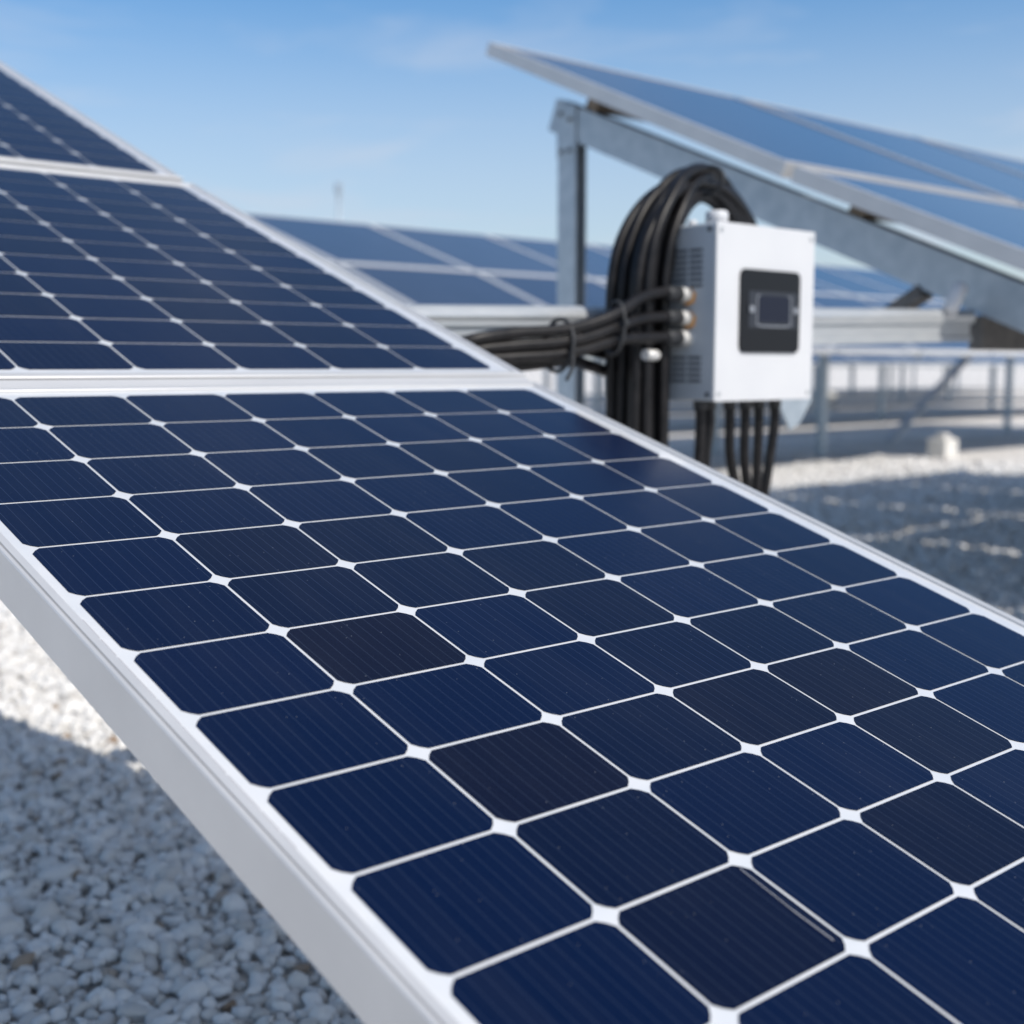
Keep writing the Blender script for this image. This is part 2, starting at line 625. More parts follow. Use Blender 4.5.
def pebbles(name, x0, x1, y0, y1, pitch, size, zoff, sub=2, kind='stuff'):
    """one mesh of loose rounded stones"""
    import bmesh
    bm = bmesh.new()
    bmesh.ops.create_icosphere(bm, subdivisions=sub, radius=1)
    bv = np.array([v.co[:] for v in bm.verts])
    bf = np.array([[v.index for v in f.verts] for f in bm.faces])
    bm.free()
    nx, ny = int((x1 - x0) / pitch), int((y1 - y0) / pitch)
    gx, gy = np.meshgrid(np.arange(nx), np.arange(ny))
    n = gx.size
    px = x0 + (gx.ravel() + .5 * (gy.ravel() % 2) + rng.uniform(-.38, .38, n)) * pitch
    py = y0 + (gy.ravel() + rng.uniform(-.38, .38, n)) * pitch
    # a dozen lumpy stones
    var = []
    for k in range(14):
        p = bv.copy()
        for _ in range(6):
            d = rng.normal(size=3)
            d /= np.linalg.norm(d)
            h = bv @ d
            cut = rng.uniform(.50, .85)
            p -= np.outer(np.clip(h - cut, 0, None) * .85, d)
        p *= 1 + .10 * np.sin(bv @ rng.normal(size=3) * 2.2 + rng.uniform(0, 6))[:, None]
        var.append(p)
    var = np.array(var)
    vi = rng.integers(0, 14, n)
    s = size * .5 * np.exp(rng.normal(0, .30, n))
    sc3 = np.stack([s * rng.uniform(.95, 1.3, n), s * rng.uniform(.75, 1.0, n), s * rng.uniform(.6, .9, n)], 1)
    V = var[vi] * sc3[:, None, :]
    a, t1, t2 = rng.uniform(0, 6.283, n), rng.normal(0, .3, n), rng.normal(0, .3, n)
    ca, sa, c1, s1, c2, s2 = np.cos(a), np.sin(a), np.cos(t1), np.sin(t1), np.cos(t2), np.sin(t2)
    z0, o1 = np.zeros(n), np.ones(n)
    Rz = np.stack([np.stack([ca, -sa, z0], 1), np.stack([sa, ca, z0], 1), np.stack([z0, z0, o1], 1)], 1)
    Rx = np.stack([np.stack([o1, z0, z0], 1), np.stack([z0, c1, -s1], 1), np.stack([z0, s1, c1], 1)], 1)
    Ry = np.stack([np.stack([c2, z0, s2], 1), np.stack([z0, o1, z0], 1), np.stack([-s2, z0, c2], 1)], 1)
    Q = Rz @ Rx @ Ry
    V = np.einsum('nij,nkj->nki', Q, V)
    pz = GZ + zoff + rng.uniform(-.25, .45, n) * size * .5 + .010 * np.sin(px * 5.1) * np.sin(py * 4.3)
    V += np.stack([px, py, pz], 1)[:, None, :]
    F = bf[None] + (np.arange(n) * len(bv))[:, None, None]
    me = bpy.data.meshes.new(name)
    nv, nf = n * len(bv), n * len(bf)
    me.vertices.add(nv)
    me.vertices.foreach_set('co', V.reshape(-1).astype(np.float32))
    me.loops.add(nf * 3)
    me.loops.foreach_set('vertex_index', F.reshape(-1).astype(np.int32))
    me.polygons.add(nf)
    me.polygons.foreach_set('loop_start', np.arange(0, nf * 3, 3, dtype=np.int32))
    me.polygons.foreach_set('use_smooth', np.ones(nf, dtype=bool))
    me.materials.append(M['pebble'])
    me.update(calc_edges=True)
    o = bpy.data.objects.new(name, me)
    col.objects.link(o)
    tag(o, kind=kind)
    return o


g = pebbles('loose_gravel', .45, 2.6, 1.1, 6.6, .0275, .0340, .013)
tag(g, 'loose white gravel pebbles covering the ground under the front panels', 'gravel')


g = pebbles('loose_gravel', 4.4, 13.6, 2.6, 9.0, .046, .056, .012, 1)
tag(g, 'coarser white gravel lying under and behind the raised table at right', 'gravel')

# ------------------------------------------------------------------ solar panels
def frame_mesh(Wd, Ln, H=.040, detail=True, lw=.02):
    """mitred hollow frame round 0..Wd x 0..Ln, top of the lip at z = 0"""
    if detail:
        prof = [(.0015, -H), (0, -H + .0015), (0, -.0020), (.0012, -.0006), (.0042, 0), (.0050, -.0022), (.0062, -.0022), (.0070, 0),
                (.0150, 0), (.0160, -.0010), (.0160, -.0045), (.0030, -.0048), (.0030, -H + .003), (.028, -H + .003), (.028, -H)]
    else:
        prof = [(0, -H), (0, 0), (lw, 0), (lw, -.005), (.004, -.005), (.004, -H)]
    mb = MB()
    n = len(prof)
    for (sx, sy) in ((0, 0), (1, 0), (1, 1), (0, 1)):
        for u, z in prof:
            x = u if not sx else Wd - u
            y = u if not sy else Ln - u
            mb.v.append((x, y, z))
    for c in range(4):
        d = (c + 1) % 4
        for i in range(n):
            j = (i + 1) % n
            mb.f.append((c * n + i, d * n + i, d * n + j, c * n + j))
            mb.mi.append(0)
            mb.sm.append(False)
    return mb


def cells_mesh(nx, ny, cx, cy, x0, y0, tones, gap=.0036, ch=.0112, z=-.0030):
    """chamfered cells; UV carries cell index + place inside the cell"""
    me = bpy.data.meshes.new('cells')
    v, f, uvs, tn = [], [], [], []
    for i in range(nx):
        for j in range(ny):
            a0, a1 = x0 + i * cx + gap / 2, x0 + (i + 1) * cx - gap / 2
            b0, b1 = y0 + j * cy + gap / 2, y0 + (j + 1) * cy - gap / 2
            o = []
            for (px, py, sx, sy, first) in ((a0, b0, 1, 1, 0), (a1, b0, -1, 1, 1), (a1, b1, -1, -1, 0), (a0, b1, 1, -1, 1)):
                k = ch * .06
                arc = [(px, py + sy * ch), (px + sx * (ch * .5 - k), py + sy * (ch * .5 - k)), (px + sx * ch, py)]
                o += arc[::-1] if first else arc
            s = len(v)
            v += [(p[0], p[1], z) for p in o]
            f.append(tuple(range(s, s + len(o))))
            tn.append(tones.get((i, ny - 1 - j), random.uniform(.0, .55) / .9) * .9)
            uvs += [(i + (p[0] - a0) / (a1 - a0) * .998 + .001, j + (p[1] - b0) / (b1 - b0) * .998 + .001) for p in o]
    me.from_pydata(v, [], f)
    ul = me.uv_layers.new(name='UVMap')
    ul.data.foreach_set('uv', [c for p in uvs for c in p])
    at = me.attributes.new('tone', 'FLOAT', 'FACE')
    at.data.foreach_set('value', tn)
    me.materials.append(M['cell'])
    me.update()
    return me


def near_panel(nx, ny, cx, cy, mx_, mr_, my_, label, corner, tilt, group, tones={}):
    """corner = world position of the lower left outer corner of the frame's top"""
    Wd, Ln = nx * cx + mx_ + mr_, ny * cy + 2 * my_
    root = empty('solar_panel', corner, (tilt, 0, 0))
    tag(root, label, 'solar panel', group)
    frame_mesh(Wd, Ln, .052).build('frame', M['alu'], root)
    lam = MB()
    lam.box((Wd / 2, Ln / 2, -.0061), (Wd - .012, Ln - .012, .0050))
    lo = lam.build('backsheet', M['back'], root)
    me = cells_mesh(nx, ny, cx, cy, mx_, my_, tones)
    co = bpy.data.objects.new('cell_grid', me)
    col.objects.link(co)
    co.parent = lo
    return root, Wd, Ln


T1, T2, T3 = R(17.869), R(20.816), R(22.421)
FG = 'front array of three panels climbing to the left'
# browner wafers of panel 1 (column, row from the top edge)
TONES = {(1, 6): .94, (1, 8): .90, (1, 9): .66, (1, 10): .76, (2, 8): .60, (3, 8): .84, (4, 8): .92, (4, 9): .78, (3, 10): .80, (1, 4): .70,
         (1, 5): .62, (3, 6): .68, (2, 6): .35, (2, 9): .15, (2, 10): .10, (3, 9): .25, (0, 8): .08, (0, 9): .15, (0, 10): .10, (0, 7): .22,
         (1, 7): .20, (2, 7): .12, (0, 11): .12, (1, 11): .10, (2, 11): .30, (5, 9): .30, (4, 7): .66, (5, 7): .55, (3, 7): .58, (3, 5): .66,
         (5, 10): .8, (4, 10): .2, (3, 11): .45, (2, 4): .64, (2, 5): .6}
# panel 1: 7 x 14 cells
CX1, CY1, MX1, MR1, MY1 = .157, .11636, .027, .045, .034
NY1 = 14
top1 = Vector((.49398, 1.72918, -.03782 + HC))
c1 = top1 - Vector((0, math.cos(T1), math.sin(T1))) * (NY1 * CY1 + MY1) - Vector((MX1, 0, 0))
p1, W1, L1 = near_panel(7, NY1, CX1, CY1, MX1, MR1, MY1,
                        'large sharp solar panel in front with dark blue and brownish cells', c1, T1, FG, TONES)
# a faint printed strip in the left margin
st = MB()
random.seed(3)
yy = .66
while yy < 1.02:
    ln = random.uniform(.012, .05)
    st.box((.0175, yy + ln / 2, -.0033), (.0026, ln, .0004))
    yy += ln + random.uniform(.001, .004)
tag(st.build('printed_strip', M['print'], p1))
# a loose solder ribbon beside one cell gap
rb_ = MB()
y0_ = MY1 + (NY1 - 11) * CY1
rb_.bar((MX1 + 2 * CX1 - .0105, y0_ + CY1 * .93, -.0026), (MX1 + 2 * CX1 - .0125, y0_ + CY1 * .45, -.0026), .0007, .0005)
rb_.bar((MX1 + 2 * CX1 - .0125, y0_ + CY1 * .45, -.0026), (MX1 + 2 * CX1 - .0118, y0_ + CY1 * .12, -.0026), .0010, .0005)
tag(rb_.build('ribbon', M['print'], p1))
# panel 2: 6 x 11 cells
CX2, CY2 = .17733, .11643
MY2 = .034
MX2, MR2 = .036, .050
n2 = Vector((1.40948 + CX2, 1.81418, -.00208 + HC))            # right lower corner of its cell field
c2 = n2 - Vector((6 * CX2 + MX2, 0, 0)) - Vector((0, math.cos(T2), math.sin(T2))) * MY2
p2, W2, L2 = near_panel(6, 11, CX2, CY2, MX2, MR2, MY2,
                        'middle panel of the front array just above the sharp nearest panel', c2, T2, FG)
n3 = Vector((1.39873 + .1775, 3.01132 + .085, .49249 + HC))
c3 = n3 - Vector((6 * .1775 + MX2, 0, 0)) - Vector((0, math.cos(T3), math.sin(T3))) * MY2
p3, W3, L3 = near_panel(6, 11, .1775, .11664, MX2, .044, MY2,
                        'topmost panel of the front array, cut off by the upper left picture edge', c3, T3, FG)

jt = empty('joint_strip', (c1.x, top1.y + .05, 0))  # added strip, stops a line of sun falling through between the panels
tag(jt, 'thin grey sealing strip added to keep sun out of the joint between the nearest panel and the middle panel', 'sealing strip')
q = MB()
ja = c1 + Vector((.002, math.cos(T1) * (L1 + .001), math.sin(T1) * (L1 + .001) - .005))
jb = c2 + Vector((0, -.001, -.005))
q.quad([(c1.x + .004, ja.y, ja.z), (c1.x + W1 - .004, ja.y, ja.z), (c2.x + W2 - .004, jb.y, jb.z), (c2.x + .004, jb.y, jb.z)])
q.quad([(c1.x + .004, ja.y, ja.z - .02), (c2.x + .004, jb.y, jb.z - .02), (c2.x + W2 - .004, jb.y, jb.z - .02), (c1.x + W1 - .004, ja.y, ja.z - .02)])
js = q.build('strip', M['alu'], jt, fix=False)
js.data.transform(Matrix.Translation(-jt.location))

# rack under the front array, set in from the panel edges
rk = empty('front_rack', (1.05, .35, 0))
tag(rk, 'metal rack carrying the three front panels from underneath', 'rack')
inv = Matrix.Translation((-1.05, -.35, 0))


def part(mb, name, m, root):
    """build a mesh given in world coordinates under an unrotated root"""
    o = mb.build(name, m, root)
    o.data.transform(Matrix.Translation(-root.location))
    return o


def under(c, t, s, d, x):
    """point s metres up the slope of a panel and d below its top face"""
    return Vector((x, c[1] + math.cos(t) * s + math.sin(t) * d, c[2] + math.sin(t) * s - math.cos(t) * d))


for c, t, ln in ((c1, T1, L1), (c2, T2, L2), (c3, T3, L3)):
    for fr in (.22, .78):
        q = MB()
        q.bar(under(c, t, ln * fr, .0732, .66), under(c, t, ln * fr, .0732, 1.52), .04, .038, up=(0, -math.sin(t), math.cos(t)))
        part(q, 'purlin', M['galv'], rk)
for x in (.80, 1.34):
    q = MB()
    for c, t, ln in ((c1, T1, L1), (c2, T2, L2), (c3, T3, L3)):
        q.bar(under(c, t, .10, .124, x), under(c, t, ln - .04, .124, x), .05, .06, up=(0, -math.sin(t), math.cos(t)))
    part(q, 'rafter', M['galv'], rk)
    for c, t, s in ((c1, T1, .16), (c3, T3, L3 - .10)):
        q = MB()
        tp = under(c, t, s, .14, x)
        q.bar((tp.x + .06, tp.y, -.05), (tp.x + .06, tp.y, tp.z + .02), .06, .06, up=(0, 1, 0))
        part(q, 'post', M['galv'], rk)


# ------------------------------------------------------------------ plain panels (raised table and far rows)
_cache = {}


def plain_panel(Wd, Ln, corner, tilt, label, group, lip='alu', parts=True):
    key = (round(Wd, 3), round(Ln, 3), lip, parts)
    root = empty('solar_panel', corner, (tilt, 0, 0)) if parts else None
    if key not in _cache:
        if parts:
            a = frame_mesh(Wd, Ln, .058, False, .026).build('frame', M[lip], root)
            q = MB()
            q.box((Wd / 2, Ln / 2, -.0068), (Wd - .01, Ln - .01, .0060))
            b = q.build('laminate', M['lam'], root)
            _cache[key] = (a.data, b.data)
        else:
            q = MB()
            fm = frame_mesh(Wd, Ln, detail=False)
            q.v, q.f, q.mi, q.sm = fm.v, fm.f, fm.mi, fm.sm
            q.box((Wd / 2, Ln / 2, -.0068), (Wd - .01, Ln - .01, .0060), mi=1)
            o = q.build('solar_panel', [M[lip], M['lam']])
            _cache[key] = (o.data,)
            root = o
    else:
        if parts:
            for nm, d in zip(('frame', 'laminate'), _cache[key]):
                o = bpy.data.objects.new(nm, d)
                col.objects.link(o)
                o.parent = root
        else:
            root = bpy.data.objects.new('solar_panel', _cache[key][0])
            col.objects.link(root)
    root.location = corner
    root.rotation_euler = (tilt, 0, 0)
    tag(root, label, 'solar panel', group)
    return root


ORD = ['first', 'second', 'third', 'fourth', 'fifth', 'sixth', 'seventh', 'eighth', 'ninth', 'tenth', 'eleventh', 'twelfth', 'thirteenth', 'fourteenth']
# raised table at the right: upper tier meets its lower tier at y = 2.80
XA, WA, GAP = 3.8200, 1.700, .055
TU, TL = R(23.52), R(22.3)
LA = 1.745
up_low = Vector((XA, 2.805, .7185 + HC))
lo_top = Vector((XA, 2.765, .6990 + HC))
NA = 5
RG = 'panels of the raised table behind the inverter'
for i in range(NA):
    x = XA + i * (WA + GAP)
    plain_panel(WA, LA, (x, up_low.y, up_low.z), TU,
                'upper tier panel of the raised table, jutting up against the sky over the post' if i == 0 else
                f'upper tier panel of the raised table at right, {ORD[i]} from its left end', RG)
    c = lo_top - Vector((0, math.cos(TL), math.sin(TL))) * LA
    plain_panel(WA, LA, (x, c.y, c.z), TL,
                'lower tier panel at the left end of the raised table, above the sloping beam' if i == 0 else
                f'lower tier panel of the raised table at right, {ORD[i]} from its left end', RG)

# its rack
TB = R(22.64)
rr = empty('table_rack', (3.99, 4.06, 0))
tag(rr, 'galvanised steel rack with tall post and sloping beam under the raised panels', 'rack')
bt = Vector((4.02, 4.075, 1.056 + HC))                    # axis of the beam at its upper end
dirB = Vector((0, -math.cos(TB), -math.sin(TB)))
upB = Vector((0, -math.sin(TB), math.cos(TB)))
chan = [(-.03, -.074), (-.03, .064), (.07, .064), (.07, .044), (.066, .044), (.066, .058), (-.025, .058), (-.025, -.068), (.066, -.068),
        (.066, -.054), (.07, -.054), (.07, -.074)]
for x in (4.02, 9.10, 12.4):
    q = MB()
    a = Vector((x, bt.y, bt.z)) - dirB * .11
    q.sweep(a, a + dirB * 3.62, chan, (1, 0, 0), upB)
    part(q, 'beam', M['galv'], rr)
    # rear post: an open channel
    q = MB()
    pc = [(-.052, -.032), (-.052, .032), (.052, .032), (.052, .022), (-.044, .022), (-.044, -.022), (.052, -.022), (.052, -.032)]
    pc = [(-.033, -.056), (-.033, .056), (-.024, .056), (-.024, -.046), (.024, -.046), (.024, .056), (.033, .056), (.033, -.056)]
    pc = [(-.033, .056), (-.033, -.056), (-.022, -.056), (-.022, .045), (.022, .045), (.022, -.056), (.033, -.056), (.033, .056)]
    q.sweep((x, 4.085, -.1), (x, 4.085, bt.z + .03), pc, (1, 0, 0), (0, 1, 0))
    o = part(q, 'post', M['galv'], rr)
    # fish plate joining post and beam
    q = MB()
    q.bar((x - .0357, 4.085, bt.z - .16), (x - .0357, 4.085, bt.z + .06), .115, .005, up=(1, 0, 0))
    part(q, 'plate', M['galv'], rr)
    for by, bz_ in ((4.060, -.13), (4.110, -.13), (4.060, .0), (4.115, .03)):
        q = MB()
        q.tube([(x - .036, by, bt.z + bz_), (x - .0465, by, bt.z + bz_)], .0105, 6)
        part(q, 'bolt', M['dark'], rr)
# purlins between beam and panels
xe = XA + NA * (WA + GAP)
for (s, c, t) in ((1.20, up_low, TU), (1.56, lo_top - Vector((0, math.cos(TL), math.sin(TL))) * LA, TL)):
    pt = under(c, t, s, 0, 0)
    d = pt.z - (bt.z + (pt.y - bt.y) * math.tan(TB)) - .066 / math.cos(TB)     # gap down to the beam's top
    hh = d * math.cos(t) - .060
    b0 = under(c, t, s, .0585 + hh / 2, 4.0)
    q = MB()
    q.bar(b0, (xe - .05, b0.y, b0.z), .07, hh, up=(0, -math.sin(t), math.cos(t)))
    part(q, 'purlin', M['wood'], rr)
# crossbar going on behind the beam, panel shade put into its dark colour
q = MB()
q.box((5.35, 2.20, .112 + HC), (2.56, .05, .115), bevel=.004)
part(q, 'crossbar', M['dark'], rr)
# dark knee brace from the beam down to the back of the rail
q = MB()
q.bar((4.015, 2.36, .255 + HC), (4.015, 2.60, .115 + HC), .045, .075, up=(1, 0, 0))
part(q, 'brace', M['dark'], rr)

# ------------------------------------------------------------------ rail
SL = (.187 - .131) / (3.979 - 1.706)
ra = Vector((1.645, 2.160, .1295 + HC))
rb = Vector((3.985, 2.160, .1872 + HC))
rl = empty('mounting_rail', (1.645, 2.16, 0))
tag(rl, 'pale aluminium rail running level from the sloping beam behind the inverter', 'rail')
side, up = Vector((0, 1, 0)), Vector((-SL, 0, 1)).normalized()
top = [(.000, -.036)]
for k in range(9):
    a = R(180 - 22.5 * k)
    top.append((.026 + .032 * math.cos(a), -.026 + .026 * math.sin(a)))
top += [(.058, -.036), (.058, -.047), (.000, -.047)]
q = MB()
q.sweep(ra, rb, top, side, up)
part(q, 'rail_cap', M['rail'], rl)
body = [(.008, -.0475), (.052, -.0475), (.052, -.106), (.000, -.106), (.000, -.092), (.008, -.088)]
q = MB()
q.sweep(ra + Vector((.0, 0, 0)), rb - Vector((.014, 0, 0)), body, side, up)
part(q, 'web', M['rail'], rl)
# end clamp with a rounded head
q = MB()
A0 = Vector((3.80, 2.150, .168 + HC))
A1 = Vector((3.875, 2.150, .262 + HC))
pts = [A0 + (A1 - A0) * t for t in (0, .75, .85, .93, 1.0, 1.04)]
q.tube(pts, [.024, .024, .027, .024, .014, .003], 16)
part(q, 'clamp', M['white'], rl)

# ------------------------------------------------------------------ inverter box
BX0, BX1, BY0, BY1 = 2.333, 2.712, 1.900, 2.060
BZ0, BZ1 = -.0815 + HC, .3285 + HC
bxm, bzm = (BX0 + BX1) / 2, (BZ0 + BZ1) / 2
iv = empty('inverter', (bxm, BY1, BZ0))
tag(iv, 'white fronted inverter box with black display and cable glands, hung on the rail', 'inverter')
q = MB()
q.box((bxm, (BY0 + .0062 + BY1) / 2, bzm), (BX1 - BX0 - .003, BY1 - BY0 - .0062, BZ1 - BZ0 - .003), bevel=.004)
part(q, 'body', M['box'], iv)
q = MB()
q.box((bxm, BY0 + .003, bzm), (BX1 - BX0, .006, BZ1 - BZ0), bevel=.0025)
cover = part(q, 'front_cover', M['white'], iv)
for sx in (BX0 + .016, BX1 - .016):
    for sz in (BZ0 + .018, BZ1 - .018):
        q = MB()
        q.tube([(sx, BY0 + .001, sz), (sx, BY0 - .0022, sz)], .0058, 12)
        part(q, 'screw', M['rail'], iv)
for sz in (BZ0 + .016, BZ1 - .016):
    q = MB()
    q.tube([(BX0 + .003, BY0 + .022, sz), (BX0 - .0012, BY0 + .022, sz)], .0055, 12)
    part(q, 'screw', M['slot'], iv)
# display
dcx, dcz, dw, dh = (2.419 + 2.648) / 2, .1295 + HC, .231, .194
yf = BY0


def plate(mb, cx, cz, w_, h_, r, ya, yb, mi=0):
    mb.prism(rrect(w_, h_, r), lambda p: (cx + p[0], ya, cz + p[1]), lambda p: (cx + p[0], yb, cz + p[1]), mi)


q = MB()
plate(q, dcx, dcz, dw, dh, .017, yf + .002, yf - .005)
bez = part(q, 'display_panel', M['bezel'], iv)
q = MB()
plate(q, dcx + .008, dcz + .004, .190, .086, .004, yf - .0048, yf - .0062)
o1 = part(q, 'display_frame', M['bezel2'], iv)
q = MB()
plate(q, dcx + .010, dcz + .006, .118, .062, .003, yf - .0060, yf - .0072)
part(q, 'screen', M['screen'], iv)
q = MB()
for sx, sg in ((dcx + .010 - .066, 1), (dcx + .010 + .066, -1)):
    q.box((sx, yf - .0066, dcz + .002), (.003, .0012, .066))
    for sz in (dcz + .002 - .0345, dcz + .002 + .0345):
        q.box((sx + sg * .008, yf - .0066, sz), (.014, .0012, .003))
q.box((dcx + .010, yf - .0066, dcz - .0345), (.10, .0012, .003))
part(q, 'display_marks', M['mark'], iv)
for sx in (dcx - .078, dcx + .094):
    q = MB()
    q.tube([(sx, yf - .006, dcz + .004), (sx, yf - .010, dcz + .004)], .0085, 14)
    part(q, 'button', M['mark'], iv)
# louvre banks in the left side
for z0, n, ya, yb in ((.186, 7, 1.942, 1.980), (.186, 7, 1.988, 2.034), (-.034, 5, 1.942, 1.980), (-.034, 5, 1.988, 2.034)):
    q = MB()
    for k in range(n):
        q.box((BX0 + .0018, (ya + yb) / 2, HC + z0 + k * .0135), (.004, yb - ya, .0066))
    part(q, 'louvre', M['louvre'], iv)
# top caps
q = MB()
q.tube([(BX0 + .035, 1.930, BZ1 - .006), (BX0 + .035, 1.930, BZ1 + .022), (BX0 + .035, 1.930, BZ1 + .027)], [.026, .026, .022], 20)
part(q, 'top_cap', M['white'], iv)
q = MB()
q.tube([(BX0 + .022, 1.992, BZ1 - .006), (BX0 + .022, 1.992, BZ1 + .010)], .011, 14)
part(q, 'top_cap', M['white'], iv)
# three glands in the side
GL = [(1.984, .166), (1.983, .112), (1.982, .066)]
for k, (gy, gz) in enumerate(GL):
    q = MB()
    x = BX0 + .004
    q.tube([(x + .002, gy, gz + HC), (x - .012, gy, gz + HC)], .0200, 6)
    q.tube([(x - .012, gy, gz + HC), (x - .030, gy, gz + HC), (x - .034, gy, gz + HC)], [.0170, .0170, .0140], 18)
    gl = part(q, 'gland', M['nylon'], iv)
    if k < 2:
        q = MB()
        q.tube([(x + .0015, gy - .003, gz + HC - .004), (x - .0075, gy - .003, gz + HC - .004)], .0212, 6)
        rg = part(q, 'seal_ring', M['orange'], iv)
# glands under the box
UND = [(2.362, 1.965), (2.395, 1.965), (2.472, 1.965), (2.532, 1.965), (2.585, 1.965), (2.650, 1.965)]
for ux, uy in UND:
    q = MB()
    q.tube([(ux, uy, BZ0 + .006), (ux, uy, BZ0 - .020)], .0165, 12)
    part(q, 'gland', M['slot'], iv)
# bracket from the rail down behind the box
q = MB()
outl = [(2.50, .10), (3.03, .10), (3.040, -.095), (2.985, -.160), (2.945, -.175), (2.86, -.06), (2.50, -.06)]
q.prism(outl, lambda p: (p[0], 2.128, p[1] + HC), lambda p: (p[0], 2.136, p[1] + HC))
for bx_ in (2.50, 2.68):
    q.box((bx_, 2.098, .06 + HC), (.04, .060, .05))
q.box((2.6, 2.1475, .09 + HC), (.24, .023, .03))
part(q, 'bracket', M['galv'], iv)

# ------------------------------------------------------------------ cables
CR = .0125
coil = empty('cable_coil', (2.45, 2.09, .55))
tag(coil, 'coil of thick black cables looped behind the white inverter box', 'cable coil')
random.seed(11)
loops = [  # left x, right x, top z, depth y
    (2.180, 2.765, .462, 2.070), (2.172, 2.775, .448, 2.096), (2.188, 2.745, .452, 2.040), (2.203, 2.730, .470, 2.072), (2.214, 2.760, .440, 2.098),
    (2.222, 2.740, .478, 2.022), (2.232, 2.720, .446, 2.052), (2.244, 2.705, .430, 2.082), (2.258, 2.745, .458, 2.012), (2.268, 2.700, .424, 2.046),
    (2.285, 2.715, .440, 2.070), (2.290, 2.690, .412, 2.034), (2.176, 2.785, .440, 2.020), (2.208, 2.775, .456, 2.112),
    (2.240, 2.755, .466, 2.108), (2.276, 2.730, .450, 2.100), (2.196, 2.750, .474, 2.006), (2.262, 2.720, .420, 2.112)]
for k, (xl, xr, zt, y) in enumerate(loops):
    xl += .022
    j = lambda s: random.uniform(-s, s)
    yb_ = 2.082 + .013 * (k % 3)                          # passes behind the box on the right
    xf = xl + .03 * math.sin(k * 1.7)
    P = [(xf - .02, y + .03, -1.085), (xf - .01, y + .02, -.8), (xl + j(.01), y, -.45), (xl + j(.004), y, -.12), (xl + j(.003), y, .06)]
    xm, a_, z0 = (xl + xr) / 2, (xr - xl) / 2, .165
    for th in (176, 155, 134, 113, 92, 71, 50, 29, 8):
        f_ = min(1, max(0, (140 - th) / 90))
        P.append((xm + a_ * math.cos(R(th)) + j(.0025), y + (yb_ - y) * f_, z0 + (zt - z0) * math.sin(R(th)) + j(.0025)))
    P += [(xr - .012, yb_, .10), (xr - .06, yb_, .01)]
    q = MB()
    q.tube([(p[0], p[1], p[2] + HC) for p in spline(P, 8)], CR, 12)
    part(q, 'loop', M['rubber'], coil)
# strap round the crown of the coil
q = MB()
cx_, cz_ = 2.478, .447 + HC
ring = [(cx_ + .004 * math.sin(a), 2.062 + .060 * math.cos(a), cz_ + .034 * math.sin(a)) for a in [2 * math.pi * i / 28 for i in range(28)]]
q.tube(ring, .0055, 8, closed=True)
part(q, 'strap', M['slot'], coil)

# cables from the side glands along the rail
CB = 'black cables leaving the side glands of the inverter'
ends = [(1.70, 2.02, .052), (1.70, 2.03, .030), (1.70, 2.035, .010)]
names = ['thick black cable from the topmost side gland, curving down to the left',
         'thick black cable from the middle side gland, running left under the rail',
         'thick black cable from the lowest side gland, nearly level to the left']
mids = [[(2.245, 1.984, .168), (2.165, 1.978, .153), (2.075, 1.966, .116), (1.985, 1.974, .088), (1.90, 1.985, .075), (1.80, 2.002, .068)],
        [(2.245, 1.983, .112), (2.165, 1.980, .105), (2.075, 1.972, .085), (1.985, 1.974, .061), (1.90, 1.985, .049), (1.80, 2.005, .042)],
        [(2.245, 1.982, .066), (2.165, 1.980, .064), (2.075, 1.975, .056), (1.985, 1.978, .036), (1.90, 1.988, .024), (1.80, 2.008, .018)]]
for k in range(3):
    gy, gz = GL[k]
    P = [(BX0 - .028, gy, gz)] + mids[k] + [ends[k], (1.650, 2.075, ends[k][2] - .03), (1.640, 2.10, ends[k][2] - .16)]
    root = empty('cable', (BX0 - .028, gy, gz + HC))
    tag(root, names[k], 'cable', CB)
    q = MB()
    q.tube([(p[0], p[1], p[2] + HC) for p in spline(P, 9)], .0130, 14)
    part2 = q.build('sheath', M['rubber'], root)
    part2.data.transform(Matrix.Translation(-root.location))
    q = MB()
    q.tube([(BX0 - .031, gy, gz + HC), (BX0 - .070, gy, gz + HC), (BX0 - .078, gy, gz + HC)], [.0178, .0178, .0150], 16)
    part2 = q.build('boot', M['slot'], root)
    part2.data.transform(Matrix.Translation(-root.location))
# two more cables that come out from behind the coil and join the bundle
for k, (lbl, P) in enumerate((
        ('dark cable joining the bundle from behind the coil, just under the rail',
         [(2.30, 2.142, .015), (2.12, 2.120, .040), (1.98, 2.060, .038), (1.86, 2.040, .040), (1.72, 2.06, .045), (1.65, 2.10, .02)]),
        ('dark cable at the bottom of the bundle left of the coil',
         [(2.30, 2.142, -.03), (2.12, 2.110, .005), (1.98, 2.035, .012), (1.86, 2.030, .003), (1.72, 2.06, -.008), (1.65, 2.10, -.05)]))):
    q = MB()
    q.tube([(p[0], p[1], p[2] + HC) for p in spline(P, 8)], .0135, 12)
    o = q.build('cable', M['rubber'])
    tag(o, lbl, 'cable', 'dark cables from behind the coil')
